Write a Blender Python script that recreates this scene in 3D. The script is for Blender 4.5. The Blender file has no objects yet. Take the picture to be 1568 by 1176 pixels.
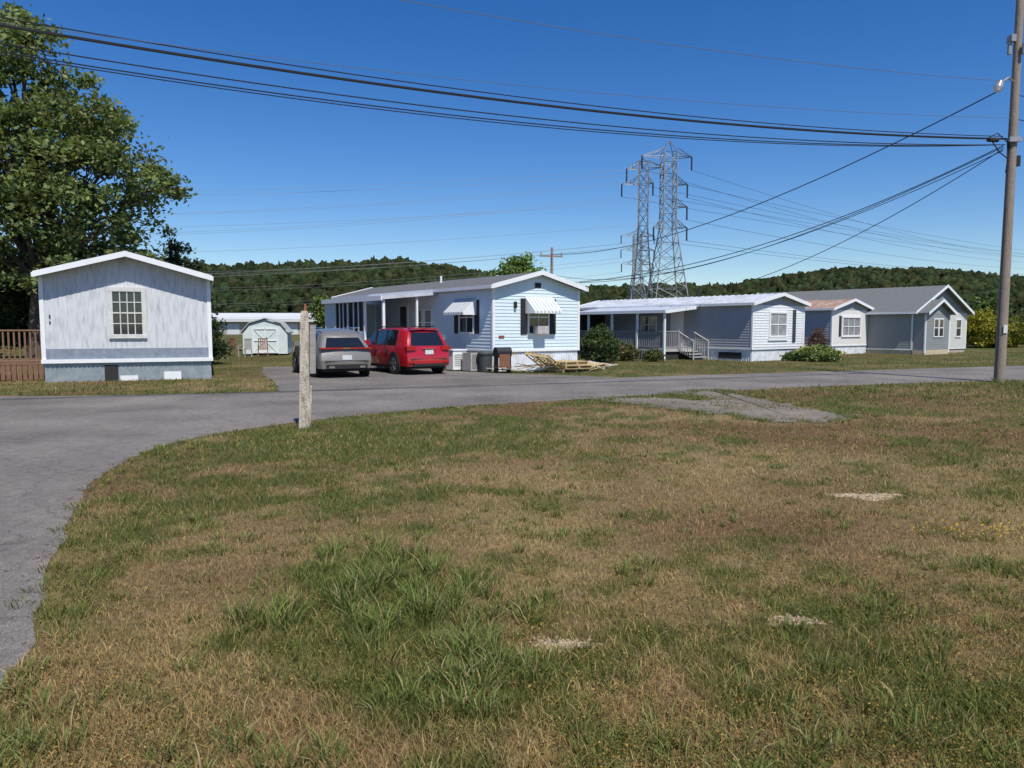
import bpy, bmesh, math, random
import numpy as np
from mathutils import Vector, Matrix
random.seed(7); rng=np.random.default_rng(7)
sc=bpy.context.scene
D=bpy.data
# ------------------------------------------------------------------ camera
cam=D.cameras.new("camera"); co=D.objects.new("camera",cam); sc.collection.objects.link(co)
cam.lens=26.0; cam.sensor_width=36; cam.clip_start=.05; cam.clip_end=6000
co.location=(0,0,1.7); co.rotation_euler=(math.radians(85.555),0,0); sc.camera=co
sc.view_settings.view_transform='Standard'; sc.view_settings.look='None'; sc.view_settings.exposure=0
# ------------------------------------------------------------------ light
EL=math.radians(57); AZ=math.atan2(.40,-.917)
sd=Vector((math.sin(AZ)*math.cos(EL),math.cos(AZ)*math.cos(EL),math.sin(EL)))
sun=D.lights.new("sun",'SUN'); sun.energy=5.0; sun.angle=math.radians(.53); sun.color=(1,.95,.87)
so=D.objects.new("sun",sun); sc.collection.objects.link(so); so.rotation_euler=(-sd).to_track_quat('-Z','Y').to_euler()
so.location=(20,-30,60)
w=D.worlds.new("World"); sc.world=w; w.use_nodes=True
nt=w.node_tree; bg=nt.nodes["Background"]; sky=nt.nodes.new("ShaderNodeTexSky"); sky.sky_type='NISHITA'
sky.sun_disc=False; sky.sun_elevation=EL; sky.sun_rotation=AZ; sky.altitude=200; sky.air_density=1.0; sky.dust_density=.15; sky.ozone_density=4.0
hs=nt.nodes.new("ShaderNodeHueSaturation"); hs.inputs['Hue'].default_value=.511; hs.inputs['Saturation'].default_value=1.34; hs.inputs['Value'].default_value=1.4
nt.links.new(sky.outputs[0],hs.inputs['Color']); nt.links.new(hs.outputs[0],bg.inputs[0]); bg.inputs[1].default_value=.085
# ------------------------------------------------------------------ materials
def M(name,col,rough=.7,var=.12,scale=6,metal=0,bump=0,bscale=40,spec=.4,attr=False,streak=None,coat=0,stretch=(1,1,1),dirt=None):
    m=D.materials.new(name); m.use_nodes=True; n=m.node_tree; b=n.nodes["Principled BSDF"]
    b.inputs['Roughness'].default_value=rough; b.inputs['Metallic'].default_value=metal
    b.inputs['Specular IOR Level'].default_value=spec; b.inputs['Coat Weight'].default_value=coat; b.inputs['Coat Roughness'].default_value=.04
    tc=n.nodes.new("ShaderNodeTexCoord"); mp=n.nodes.new("ShaderNodeMapping"); mp.inputs['Scale'].default_value=stretch
    n.links.new(tc.outputs['Object'],mp.inputs[0])
    nz=n.nodes.new("ShaderNodeTexNoise"); nz.inputs['Scale'].default_value=scale; nz.inputs['Detail'].default_value=6; nz.inputs['Roughness'].default_value=.65
    n.links.new(mp.outputs[0],nz.inputs['Vector'])
    mr=n.nodes.new("ShaderNodeMapRange"); mr.inputs[1].default_value=.3; mr.inputs[2].default_value=.7
    mr.inputs[3].default_value=1-var; mr.inputs[4].default_value=1+var; n.links.new(nz.outputs['Fac'],mr.inputs[0])
    mx=n.nodes.new("ShaderNodeVectorMath"); mx.operation='SCALE'
    if attr:
        a=n.nodes.new("ShaderNodeAttribute"); a.attribute_name="Col"; n.links.new(a.outputs['Color'],mx.inputs[0])
    else: mx.inputs[0].default_value=col[:3]
    n.links.new(mr.outputs[0],mx.inputs['Scale'])
    out=mx.outputs[0]
    if dirt:
        n2=n.nodes.new("ShaderNodeTexNoise"); n2.inputs['Scale'].default_value=dirt[1]; n2.inputs['Detail'].default_value=8
        n.links.new(mp.outputs[0],n2.inputs['Vector'])
        r2=n.nodes.new("ShaderNodeMapRange"); r2.inputs[1].default_value=.48; r2.inputs[2].default_value=.72; r2.inputs[4].default_value=dirt[2]
        n.links.new(n2.outputs['Fac'],r2.inputs[0])
        mm=n.nodes.new("ShaderNodeMix"); mm.data_type='RGBA'; n.links.new(r2.outputs[0],mm.inputs[0]); n.links.new(out,mm.inputs[6]); mm.inputs[7].default_value=(*dirt[0],1); out=mm.outputs[2]
    n.links.new(out,b.inputs['Base Color'])
    if bump:
        nb=n.nodes.new("ShaderNodeTexNoise"); nb.inputs['Scale'].default_value=bscale; nb.inputs['Detail'].default_value=5; n.links.new(tc.outputs['Object'],nb.inputs['Vector'])
        bp=n.nodes.new("ShaderNodeBump"); bp.inputs['Strength'].default_value=bump; bp.inputs['Distance'].default_value=.02
        n.links.new(nb.outputs['Fac'],bp.inputs['Height']); n.links.new(bp.outputs[0],b.inputs['Normal'])
    return m
def leafmat(name,rough=.55,trans=.35):
    m=D.materials.new(name); m.use_nodes=True; n=m.node_tree; b=n.nodes["Principled BSDF"]; o=n.nodes["Material Output"]
    a=n.nodes.new("ShaderNodeAttribute"); a.attribute_name="Col"; n.links.new(a.outputs['Color'],b.inputs['Base Color'])
    b.inputs['Roughness'].default_value=rough; b.inputs['Specular IOR Level'].default_value=.18
    t=n.nodes.new("ShaderNodeBsdfTranslucent"); sc_=n.nodes.new("ShaderNodeVectorMath"); sc_.operation='MULTIPLY'; sc_.inputs[1].default_value=(1.3,1.35,.6)
    n.links.new(a.outputs['Color'],sc_.inputs[0]); n.links.new(sc_.outputs[0],t.inputs['Color'])
    mx=n.nodes.new("ShaderNodeMixShader"); mx.inputs[0].default_value=trans
    n.links.new(b.outputs[0],mx.inputs[1]); n.links.new(t.outputs[0],mx.inputs[2]); n.links.new(mx.outputs[0],o.inputs['Surface'])
    return m
m_ground=M("lawn_soil",(1,1,1),.95,.45,22,attr=True,bump=.9,bscale=60,spec=.1)
m_blade=leafmat("grass_blade",.6,.3); m_leaf=leafmat("leaf",.5,.3)
m_forest=M("forest_canopy",(1,1,1),.95,.5,.6,attr=True,bump=.6,bscale=1.2,spec=.05)
m_hill=M("hill_floor",(.03,.045,.02),1,.3,.05,spec=.05)
m_bark=M("bark",(.11,.09,.07),.95,.35,9,bump=.7,bscale=30)
m_white=M("white_trim",(.78,.79,.8),.55,.05,3)
m_whitesid=M("pale_blue_siding",(.64,.75,.79),.5,.05,1.5)
m_whitesk=M("white_skirting",(.74,.77,.8),.5,.08,2,dirt=((.4,.38,.33),3,.5))
m_bluesid=M("vinyl_grey_siding",(.37,.365,.385),.55,.07,1.5)
m_vert=M("weathered_panel_siding",(.60,.615,.64),.7,.10,3,stretch=(3,3,.5),dirt=((.36,.375,.39),4,.8))
m_band=M("slate_band",(.21,.25,.31),.7,.2,5,dirt=((.36,.39,.43),6,.4))
m_galv=M("galvanised_skirting",(.30,.35,.38),.45,.2,4,metal=.3,dirt=((.42,.44,.43),5,.6))
m_shingle=M("grey_shingles",(.13,.13,.13),.9,.3,14,bump=.5,bscale=20)
m_shingle2=M("pale_shingles",(.145,.15,.148),.9,.25,12,bump=.5,bscale=20)
m_rroof=M("rusty_roof",(.33,.2,.14),.8,.3,3,dirt=((.5,.46,.42),2,.6))
m_metalroof=M("white_metal_roof",(.56,.58,.62),.4,.12,2,dirt=((.36,.35,.33),1.5,.6))
m_glass=M("window_glass",(.025,.03,.035),.06,.3,2,spec=.8)
m_curt=M("curtained_glass",(.27,.28,.29),.15,.35,4,spec=.8)
m_black=M("black_shutter",(.02,.02,.024),.6,.1)
m_green=M("green_shutter",(.03,.06,.05),.6,.1)
m_dark=M("dark_interior",(.03,.03,.03),.9,.2)
m_wood=M("deck_wood",(.2,.115,.07),.85,.3,6,stretch=(4,4,1))
m_greywood=M("grey_deck_wood",(.42,.41,.39),.85,.2,6)
m_pallet=M("pallet_wood",(.55,.42,.22),.8,.25,5)
m_board=M("board_wood",(.45,.38,.3),.85,.35,3)
m_post=M("flaking_post",(.5,.44,.36),.9,.3,7,stretch=(3,3,.8),bump=.8,bscale=30,dirt=((.22,.15,.1),5,.9))
m_pole=M("pole_wood",(.27,.22,.18),.9,.3,6,stretch=(8,8,.6),bump=.6,bscale=25)
m_steel=M("tower_steel",(.25,.26,.27),.6,.1,1,metal=.2)
m_wire=M("wire",(.015,.015,.017),.6,.05)
m_hv=M("conductor",(.14,.15,.17),.6,.05)
m_tyre=M("tyre",(.018,.018,.018),.85,.1)
m_rim=M("alloy_rim",(.45,.46,.48),.3,.05,metal=.8)
m_red=M("red_paint",(.42,.006,.012),.28,.03,coat=1,spec=.5)
m_silver=M("silver_paint",(.26,.238,.205),.32,.03,metal=.35,coat=1)
m_plastic=M("black_plastic",(.02,.02,.02),.6,.1)
m_lamp=M("tail_lamp",(.35,.01,.01),.15,.05,spec=.8)
m_lampw=M("clear_lamp",(.6,.6,.6),.15,.05,spec=.8)
m_chrome=M("chrome",(.7,.7,.7),.12,.02,metal=1)
m_plate=M("plate",(.6,.62,.6),.5,.1)
m_cara=M("car_glass",(.012,.014,.016),.04,.1,spec=1)
m_mint=M("shed_siding",(.62,.71,.69),.6,.08,dirt=((.45,.5,.5),3,.5))
m_shedroof=M("shed_roof",(.42,.43,.42),.8,.15)
m_wh=M("warehouse_wall",(.42,.38,.32),.8,.1,.4); m_whr=M("warehouse_roof",(.62,.63,.63),.6,.06,.2)
m_sand=M("sandy_soil",(.42,.33,.215),.95,.4,25,bump=1,bscale=70)
m_cloud=M("cloud",(.6,.62,.65),1,.05)
m_ceram=M("insulator",(.3,.3,.32),.3,.1)
def asphalt(name,c):
    m=D.materials.new(name); m.use_nodes=True; n=m.node_tree; b=n.nodes["Principled BSDF"]; b.inputs['Roughness'].default_value=.9; b.inputs['Specular IOR Level'].default_value=.2
    tc=n.nodes.new("ShaderNodeTexCoord")
    def nz(s,d=4):
        x=n.nodes.new("ShaderNodeTexNoise"); x.inputs['Scale'].default_value=s; x.inputs['Detail'].default_value=d; n.links.new(tc.outputs['Object'],x.inputs['Vector']); return x
    def rmp(src,a,b_,lo,hi):
        r=n.nodes.new("ShaderNodeMapRange"); r.inputs[1].default_value=a; r.inputs[2].default_value=b_; r.inputs[3].default_value=lo; r.inputs[4].default_value=hi; n.links.new(src,r.inputs[0]); return r.outputs[0]
    def mul(a,b_):
        r=n.nodes.new("ShaderNodeMath"); r.operation='MULTIPLY'; n.links.new(a,r.inputs[0]); n.links.new(b_,r.inputs[1]); return r.outputs[0]
    f=rmp(nz(120,3).outputs['Fac'],.3,.7,.45,1.55); l=rmp(nz(.5,5).outputs['Fac'],.3,.7,.74,1.26); md=rmp(nz(7,5).outputs['Fac'],.3,.7,.82,1.18)
    vz=n.nodes.new("ShaderNodeTexVoronoi"); vz.feature='DISTANCE_TO_EDGE'; vz.inputs['Scale'].default_value=.35
    ad=n.nodes.new("ShaderNodeVectorMath"); ad.operation='ADD'; n3=nz(1.5,6); n.links.new(tc.outputs['Object'],ad.inputs[0]); n.links.new(n3.outputs['Color'],ad.inputs[1]); n.links.new(ad.outputs[0],vz.inputs['Vector'])
    cr=rmp(vz.outputs['Distance'],.002,.006,.75,1.0)
    t=mul(mul(mul(f,l),md),cr)
    s=n.nodes.new("ShaderNodeVectorMath"); s.operation='SCALE'; s.inputs[0].default_value=c; n.links.new(t,s.inputs['Scale']); n.links.new(s.outputs[0],b.inputs['Base Color'])
    bp=n.nodes.new("ShaderNodeBump"); bp.inputs['Strength'].default_value=.6; bp.inputs['Distance'].default_value=.01; n.links.new(nz(160,2).outputs['Fac'],bp.inputs['Height']); n.links.new(bp.outputs[0],b.inputs['Normal'])
    return m
m_asph=asphalt("worn_asphalt",(.182,.165,.148)); m_gravel=asphalt("gravelly_asphalt",(.165,.15,.135)); m_apron=asphalt("dirt_gravel",(.19,.165,.135))
# ------------------------------------------------------------------ mesh helpers
def link(o,parent=None):
    sc.collection.objects.link(o)
    if parent: o.parent=parent
    return o
def empty(name,loc=(0,0,0),rz=0):
    e=D.objects.new(name,None); e.location=loc; e.rotation_euler=(0,0,rz); sc.collection.objects.link(e); return e
class MB:
    def __init__(s): s.v=[]; s.f=[]
    def poly(s,pts,faces):
        o=len(s.v); s.v+= [tuple(p) for p in pts]; s.f+=[tuple(i+o for i in f) for f in faces]
    def box(s,x0,x1,y0,y1,z0,z1):
        s.poly([(x0,y0,z0),(x1,y0,z0),(x1,y1,z0),(x0,y1,z0),(x0,y0,z1),(x1,y0,z1),(x1,y1,z1),(x0,y1,z1)],
          [(0,3,2,1),(4,5,6,7),(0,1,5,4),(1,2,6,5),(2,3,7,6),(3,0,4,7)])
    def mbox(s,mat,sx,sy,sz):
        pts=[mat@Vector((a*sx/2,b*sy/2,c*sz/2)) for a,b,c in [(-1,-1,-1),(1,-1,-1),(1,1,-1),(-1,1,-1),(-1,-1,1),(1,-1,1),(1,1,1),(-1,1,1)]]
        s.poly(pts,[(0,3,2,1),(4,5,6,7),(0,1,5,4),(1,2,6,5),(2,3,7,6),(3,0,4,7)])
    def cyl(s,p0,p1,r0,r1=None,n=8,cap=True):
        r1=r0 if r1 is None else r1; p0=Vector(p0); p1=Vector(p1); d=(p1-p0)
        if d.length<1e-6: return
        d.normalize(); a=d.orthogonal().normalized(); b=d.cross(a)
        pts=[]
        for p,r in((p0,r0),(p1,r1)):
            for i in range(n):
                t=2*math.pi*i/n; pts.append(p+a*(r*math.cos(t))+b*(r*math.sin(t)))
        f=[(i,(i+1)%n,n+(i+1)%n,n+i) for i in range(n)]
        if cap: f+=[tuple(range(n))[::-1],tuple(range(n,2*n))]
        s.poly(pts,f)
    def tube(s,pts,rs,n=6):
        for i in range(len(pts)-1): s.cyl(pts[i],pts[i+1],rs[i],rs[i+1],n,cap=False)
    def obj(s,name,mat,parent=None,smooth=False):
        me=D.meshes.new(name); me.from_pydata(s.v,[],s.f); me.materials.append(mat)
        if smooth:
            me.polygons.foreach_set("use_smooth",[True]*len(me.polygons)); me.set_sharp_from_angle(angle=math.radians(35))
        me.update(); o=D.objects.new(name,me); link(o,parent)
        if name=='body':
            bm=bmesh.new(); bm.from_mesh(me); bmesh.ops.remove_doubles(bm,verts=bm.verts[:],dist=.002); bm.to_mesh(me); bm.free()
            bv=o.modifiers.new("soften","BEVEL"); bv.width=.035; bv.segments=3; bv.limit_method='ANGLE'; bv.angle_limit=math.radians(22)
        return o
class G:
    def __init__(s,name,loc=(0,0,0),rz=0): s.e=empty(name,loc,rz); s.p={}
    def __call__(s,part,mat,smooth=False):
        k=part
        if k not in s.p: s.p[k]=(MB(),mat,smooth)
        return s.p[k][0]
    def done(s):
        for k,(b,m,sm) in s.p.items(): b.obj(k,m,s.e,sm)
def fast(name,v,f,mat,col=None,parent=None,smooth=False):
    v=np.asarray(v,dtype=np.float32); f=np.asarray(f,dtype=np.int32); me=D.meshes.new(name)
    me.vertices.add(len(v)); me.vertices.foreach_set("co",v.ravel()); k=f.shape[1]
    me.loops.add(f.size); me.loops.foreach_set("vertex_index",f.ravel()); me.polygons.add(len(f)); me.polygons.foreach_set("loop_start",np.arange(0,f.size,k,dtype=np.int32))
    if smooth: me.polygons.foreach_set("use_smooth",np.ones(len(f),dtype=bool))
    me.update(calc_edges=True)
    if col is not None:
        a=me.color_attributes.new("Col","FLOAT_COLOR","POINT"); c=np.ones((len(v),4),dtype=np.float32); c[:,:3]=col; a.data.foreach_set("color",c.ravel())
    me.materials.append(mat); o=D.objects.new(name,me); return link(o,parent)
_g={}
def vn(x,y,cell,seed):
    if seed not in _g: _g[seed]=np.random.default_rng(seed).random((256,256))
    g=_g[seed]; X=x/cell+1000.; Y=y/cell+1000.; i=np.floor(X).astype(int); j=np.floor(Y).astype(int); a=X-i; b=Y-j; a=a*a*(3-2*a); b=b*b*(3-2*b)
    i0=i%256;i1=(i+1)%256;j0=j%256;j1=(j+1)%256
    return (g[i0,j0]*(1-a)+g[i1,j0]*a)*(1-b)+(g[i0,j1]*(1-a)+g[i1,j1]*a)*b
def fbm(x,y,cell,seed): return .5*vn(x,y,cell,seed)+.3*vn(x+3.1,y-1.7,cell/2.1,seed+1)+.2*vn(x-5,y+9,cell/4.3,seed+2)
def inpoly(x,y,P):
    r=np.zeros(x.shape,bool); n=len(P)
    for i in range(n):
        x0,y0=P[i]; x1,y1=P[(i+1)%n]
        if y0==y1: continue
        c=((y0>y)!=(y1>y))&(x<(x1-x0)*(y-y0)/(y1-y0)+x0); r^=c
    return r
def jag(P,step,amp):
    out=[]
    for i in range(len(P)):
        a=np.array(P[i]); b=np.array(P[(i+1)%len(P)]); L=np.linalg.norm(b-a); n=max(1,int(L/step))
        for k in range(n):
            p=a+(b-a)*k/n; am=min(amp,L)
            out.append((p[0]+random.uniform(-am,am),p[1]+random.uniform(-am,am)))
    return out
def sheet(name,P,z,mat):
    me=D.meshes.new(name); me.from_pydata([(x,y,z) for x,y in P],[],[tuple(range(len(P)))]); me.materials.append(mat)
    bm=bmesh.new(); bm.from_mesh(me); bmesh.ops.triangulate(bm,faces=bm.faces[:])
    for f in bm.faces:
        if f.normal.z<0: f.normal_flip()
    bm.to_mesh(me); bm.free()
    return link(D.objects.new(name,me))
# ------------------------------------------------------------------ roads
near=[(60,39.9),(35,30.5),(24,26.3),(16.3,23.4),(12.2,22.2),(9.4,21.2),(5.1,19.3),(1.8,17.3),(-1.2,15.7),(-3.0,14.1),(-3.9,12.95),(-4.6,11.9),(-5.0,10.6),(-4.95,9.1),(-4.35,7.3),(-3.55,5.75),(-3.05,4.7),(-2.72,4.1),(-2.4,3.35),(-2.2,2.7),(-2.0,1),(-1.9,-8)]
far=[(-9,-8),(-10,3),(-11.5,8),(-15,13),(-22,16),(-40,16),(-40,20),(-22,17.9),(-12.4,17.9),(-9.4,18.2),(-5.85,19.3),(-2,21.4),(2.5,24.1),(7.3,26.2),(13,28.4),(22.4,32.2),(35,37.0),(60,46.3)]
def smooth_chain(P):
    for _ in range(2):
        o=[P[0]]
        for a,b in zip(P[:-1],P[1:]): o+= [(a[0]*.75+b[0]*.25,a[1]*.75+b[1]*.25),(a[0]*.25+b[0]*.75,a[1]*.25+b[1]*.75)]
        P=o+[P[-1]]
    return P
road=jag(smooth_chain(near)+smooth_chain(far),.15,.05)
sheet("road",road,.004,m_asph)
drive=jag([(-6.0,19.0),(-7.2,22.5),(-8.8,26),(-10.5,31),(-5.5,33),(-2.6,28.6),(-.6,26.8),(2.6,25.4),(3.4,24.3),(-1,21.6),(-3,20.5)],.25,.07)
sheet("driveway",drive,.008,m_gravel)
spur=jag([(5.4,19.6),(5.9,17.2),(6.2,15.3),(6.7,14.1),(5.9,13.1),(4.6,13.1),(4.0,14.2),(2.9,15.6),(2.0,17.0),(1.9,17.6),(3.4,17.7),(4.3,17.0),(4.9,17.3),(4.0,18.7)],.16,.15)
sheet("gravel_apron",spur,.008,m_apron)
# ------------------------------------------------------------------ lawn colour field
def gb(x,y,cx,cy,r): return np.exp(-((x-cx)**2+(y-cy)**2)/(r*r))
def lawn(x,y):
    dry=fbm(x,y,1.5,11)*.8+fbm(x,y,.36,21)*.95+fbm(x,y,.12,91)*.5-.63
    dry+= .30*gb(x,y,-2.1,4.9,.8)+.25*gb(x,y,-.5,8.4,1.1)+.12*gb(x,y,2.5,5.6,2.2)+.2*gb(x,y,-1.9,3.2,.7)+.15*gb(x,y,6,11,4)+.12*gb(x,y,3,10,2.5)
    dry-= .42*gb(x,y,-.85,4.7,.9)+.35*gb(x,y,-.1,3.3,.7)+.25*gb(x,y,-2.4,10.5,1.5)+.12*gb(x,y,2,3,.9)+.3*gb(x,y,-3.2,6.5,.7)+.15*gb(x,y,-1,11,2)
    dry=np.clip((dry-.34)/.32,0,1)
    farg=np.clip((y-21)/8,0,1); dry=dry*(1-.35*farg)
    red=np.clip(fbm(x,y,2.3,31)*2.4-.75,0,1)
    g=np.array([.118,.137,.037]); st=np.array([.36,.265,.135]); rd=np.array([.225,.143,.078])
    d=dry[...,None]; r=red[...,None]
    return g*(1-d)+(st*(1-r)+rd*r)*d, dry
t=np.linspace(-1,1,420); gx=2.74*np.sinh(7*t); gy=2.74*np.sinh(7*t)+5
GX,GY=np.meshgrid(gx,gy); c,_=lawn(GX.ravel(),GY.ravel())
c=c*.64; n=420
idx=np.arange(n*n).reshape(n,n); fc=np.stack([idx[:-1,:-1],idx[:-1,1:],idx[1:,1:],idx[1:,:-1]],-1).reshape(-1,4)
fast("grass_ground",np.stack([GX.ravel(),GY.ravel(),np.zeros(n*n)],-1),fc,m_ground,c)
sands=[(3.57,7.3,.30,.13),(.26,3.82,.15,.06),(1.62,4.15,.14,.06)]
for k,(sx,sy,ra,rb) in enumerate(sands):
    b=MB(); pts=[(sx,sy,.012)]; N=40; jj=[1+.35*math.sin(3*2*math.pi*i/N+k)+random.uniform(-.2,.2) for i in range(N)]
    for q,(fr,h) in enumerate([(.4,.016),(.8,.012),(1.05,.002)]):
        for i in range(N):
            a=2*math.pi*i/N; j=jj[i]*random.uniform(.93,1.07); pts.append((sx+ra*fr*j*math.cos(a),sy+rb*fr*j*math.sin(a),h*random.uniform(.4,1.5)))
    f=[(0,1+i,1+(i+1)%N) for i in range(N)]
    for q in range(2):
        f+=[(1+q*N+i,1+(q+1)*N+i,1+(q+1)*N+(i+1)%N,1+q*N+(i+1)%N) for i in range(N)]
    b.poly(pts,f)
    for i in range(60): b.mbox(Matrix.Translation((sx+random.gauss(0,.6)*ra,sy+random.gauss(0,.6)*rb,.016))@Matrix.Rotation(random.random()*3,4,'Z')@Matrix.Rotation(random.random(),4,'X'),random.uniform(.006,.022),random.uniform(.006,.018),.012)
    b.obj("bare_soil_patch",m_sand)
# ------------------------------------------------------------------ grass blades
def okgrass(x,y,edge=0.0):
    m=~inpoly(x,y,road)&~(inpoly(x,y,spur)&(fbm(x,y,.5,77)+.25*rng.random(x.shape)<.69))&~inpoly(x,y,drive)
    for sx,sy,ra,rb in sands: m&=((((x-sx)/ra)**2+((y-sy)/rb)**2)>.7)|(rng.random(x.shape)<.18)
    return m
GV=[];GF=[];GC=[];goff=0
def addblades(x,y,h,wd,lean,col,ph=None):
    global goff
    N=len(x); ph=rng.random(N)*2*np.pi if ph is None else ph; dx=np.cos(ph);dy=np.sin(ph); tw=rng.random(N)*2*np.pi; px=np.cos(tw)*wd/2; py=np.sin(tw)*wd/2
    z0=np.zeros(N)-.005
    V=np.stack([np.stack([x-px,y-py,z0],-1),np.stack([x+px,y+py,z0],-1),
      np.stack([x-px*.8+dx*lean*.35,y-py*.8+dy*lean*.35,h*.62],-1),np.stack([x+px*.8+dx*lean*.35,y+py*.8+dy*lean*.35,h*.62],-1),
      np.stack([x+dx*lean,y+dy*lean,h],-1)],1).reshape(-1,3)
    b=goff+np.arange(N)[:,None]*5; F=np.concatenate([b+np.array([[0,1,3]]),b+np.array([[0,3,2]]),b+np.array([[2,3,4]])],0)
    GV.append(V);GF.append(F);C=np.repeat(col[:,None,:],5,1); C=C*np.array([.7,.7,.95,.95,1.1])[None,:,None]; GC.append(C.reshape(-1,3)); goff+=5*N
def samp(N,y0,y1,mode):
    u=rng.random(N)
    y=1/(1/y0+(1/y1-1/y0)*u) if mode else y0*(y1/y0)**u
    x=(rng.random(N)*2-1)*(.78*y+1.2); return x,y
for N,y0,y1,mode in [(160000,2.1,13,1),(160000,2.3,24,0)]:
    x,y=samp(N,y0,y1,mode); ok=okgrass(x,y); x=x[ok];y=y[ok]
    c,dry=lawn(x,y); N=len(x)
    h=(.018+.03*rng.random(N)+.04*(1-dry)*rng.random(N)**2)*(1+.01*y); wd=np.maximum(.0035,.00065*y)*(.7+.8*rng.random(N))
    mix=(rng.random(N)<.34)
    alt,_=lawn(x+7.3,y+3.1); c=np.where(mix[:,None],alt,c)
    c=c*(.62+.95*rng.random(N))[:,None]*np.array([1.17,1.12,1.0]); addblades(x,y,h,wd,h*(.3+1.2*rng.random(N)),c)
# far verge and yards
N=60000; x=(rng.random(N)*2-1)*42; y=17+33*rng.random(N)**1.2; ok=okgrass(x,y)&(np.abs(x)<.85*y); x=x[ok];y=y[ok]; c,dry=lawn(x,y); N=len(x)
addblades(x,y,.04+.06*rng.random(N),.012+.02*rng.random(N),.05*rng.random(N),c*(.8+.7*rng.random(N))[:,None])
# tall tufts
def tuft(cx,cy,r,nb,h0,tone=1.):
    a=rng.random(nb)*2*np.pi; q=r*np.sqrt(rng.random(nb)); x=cx+q*np.cos(a); y=cy+q*np.sin(a); ok=okgrass(x,y)
    h=h0*(.45+.6*rng.random(nb)); c=np.array([.155,.20,.05])[None]*(.6+.85*rng.random(nb))[:,None]*tone
    yl=rng.random(nb)<.15; c[yl]=[.40,.33,.17]
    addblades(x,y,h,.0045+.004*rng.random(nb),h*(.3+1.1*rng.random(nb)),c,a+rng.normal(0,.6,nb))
def cluster(cx,cy,r,n,h0):
    for _ in range(n):
        a=random.random()*6.28; q=r*math.sqrt(random.random()); tuft(cx+q*math.cos(a),cy+q*math.sin(a),.05+.04*random.random(),34,h0*random.uniform(.6,1.15),random.uniform(.8,1.15))
for cl in [(-1.0,5.1,.55,24,.17),(-.6,4.6,.5,26,.18),(-1.4,4.2,.2,9,.17),(-.45,3.95,.4,22,.17),(-.1,3.5,.3,16,.15),(-.9,4.5,.4,16,.14),(-.35,3.2,.25,12,.12),(-.05,4.3,.3,8,.12),
   (-2.35,5.6,.3,7,.08),(-2.2,3.2,.25,10,.10),(-1.95,2.75,.25,12,.11),(-3.0,5.3,.25,6,.08),(.95,4.9,.25,6,.11),(2.2,4.6,.5,10,.08),(.35,7.2,.5,9,.08),(.75,2.75,.3,9,.1),(1.5,2.7,.45,14,.10),(2.0,3.3,.5,14,.10),
   (-.95,2.7,.25,9,.1),(-3.9,8.6,.5,10,.07),(-4.6,10.2,.5,12,.07),(-3.5,12.35,.2,6,.11),(-2.6,9.3,.6,12,.08),(14.9,22.5,.4,8,.22),(3.4,4.9,.6,14,.08),(.3,6,.5,8,.07)]: cluster(*cl)
for _ in range(420):
    y=2.4*(17/2.4)**random.random(); x=(random.random()*2-1)*(.75*y+1)
    if bool(okgrass(np.array([x]),np.array([y]))[0]): tuft(x,y,.03+.09*random.random(),34,.04+.06*random.random(),.95)
for _ in range(300): # rough growth along the road edge
    p=road[random.randrange(len(road)//2)]
    if p[1]<16: tuft(p[0]+random.uniform(0,.25),p[1]-random.uniform(-.1,.2),.12,36,.05+.03*random.random(),.85)
for _ in range(260): # growth creeping over the apron edge
    p=spur[random.randrange(len(spur))]; tuft(p[0]+random.gauss(0,.12),p[1]+random.gauss(0,.12),.13,30,.05+.04*random.random(),.8)
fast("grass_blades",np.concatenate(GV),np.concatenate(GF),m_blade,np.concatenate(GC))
# low broadleaf weeds / seed heads
def leafquads(c,size,col,flat=0.0,asp=.55):
    N=len(c); u=rng.normal(size=(N,3)); u[:,2]*=(1-flat); u/=np.linalg.norm(u,axis=1)[:,None]; v=rng.normal(size=(N,3)); v[:,2]*=(1-flat); v=v-(v*u).sum(1)[:,None]*u; v/=np.linalg.norm(v,axis=1)[:,None]+1e-9
    s=np.asarray(size).reshape(-1,1)*np.ones((N,1)); V=np.stack([c-u*s,c+v*s*asp,c+u*s,c-v*s*asp],1).reshape(-1,3)
    return V,np.arange(N*4).reshape(N,4),np.repeat(col,4,0)
x,y=samp(130000,2.1,16,1); pt=fbm(x,y,.5,51)>.47; x=x[pt];y=y[pt]; ok=okgrass(x,y); x=x[ok];y=y[ok]; N=len(x)
c,dry=lawn(x,y); oc=np.array([.40,.25,.07]); gr=np.array([.13,.165,.05]); q=(rng.random(N)<.28+.25*(x>0))[:,None]
c=np.where(q,oc,gr*.7+c*.3)*(.6+.8*rng.random(N))[:,None]
V,F,C=leafquads(np.stack([x,y,.012+.04*rng.random(N)],-1),np.maximum(.006,.0011*y)*(.6+.8*rng.random(N)),c,.5); fast("lawn_weeds",V,F,m_blade,C)
N=160; x=3.9+rng.normal(0,.35,N); y=5.9+rng.normal(0,.12,N); V,F,C=leafquads(np.stack([x,y,.05+.03*rng.random(N)],-1),.008,np.tile([.75,.5,.03],(N,1)),.6,.9); fast("yellow_wildflowers",V,F,m_blade,C)
# loose stones along the road edge
b=MB()
for _ in range(2600):
    p=road[random.randrange(int(len(road)*.55))]
    if p[1]>14 : continue
    x=p[0]+random.gauss(-.03,.10); y=p[1]+random.gauss(.0,.08); s=random.uniform(.006,.02)
    b.mbox(Matrix.Translation((x,y,.004+s*.25))@Matrix.Rotation(random.random()*6,4,'Z')@Matrix.Rotation(random.uniform(-.5,.5),4,'X'),s*random.uniform(.8,1.6),s,s*.7)
b.obj("road_edge_gravel",m_apron)
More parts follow.
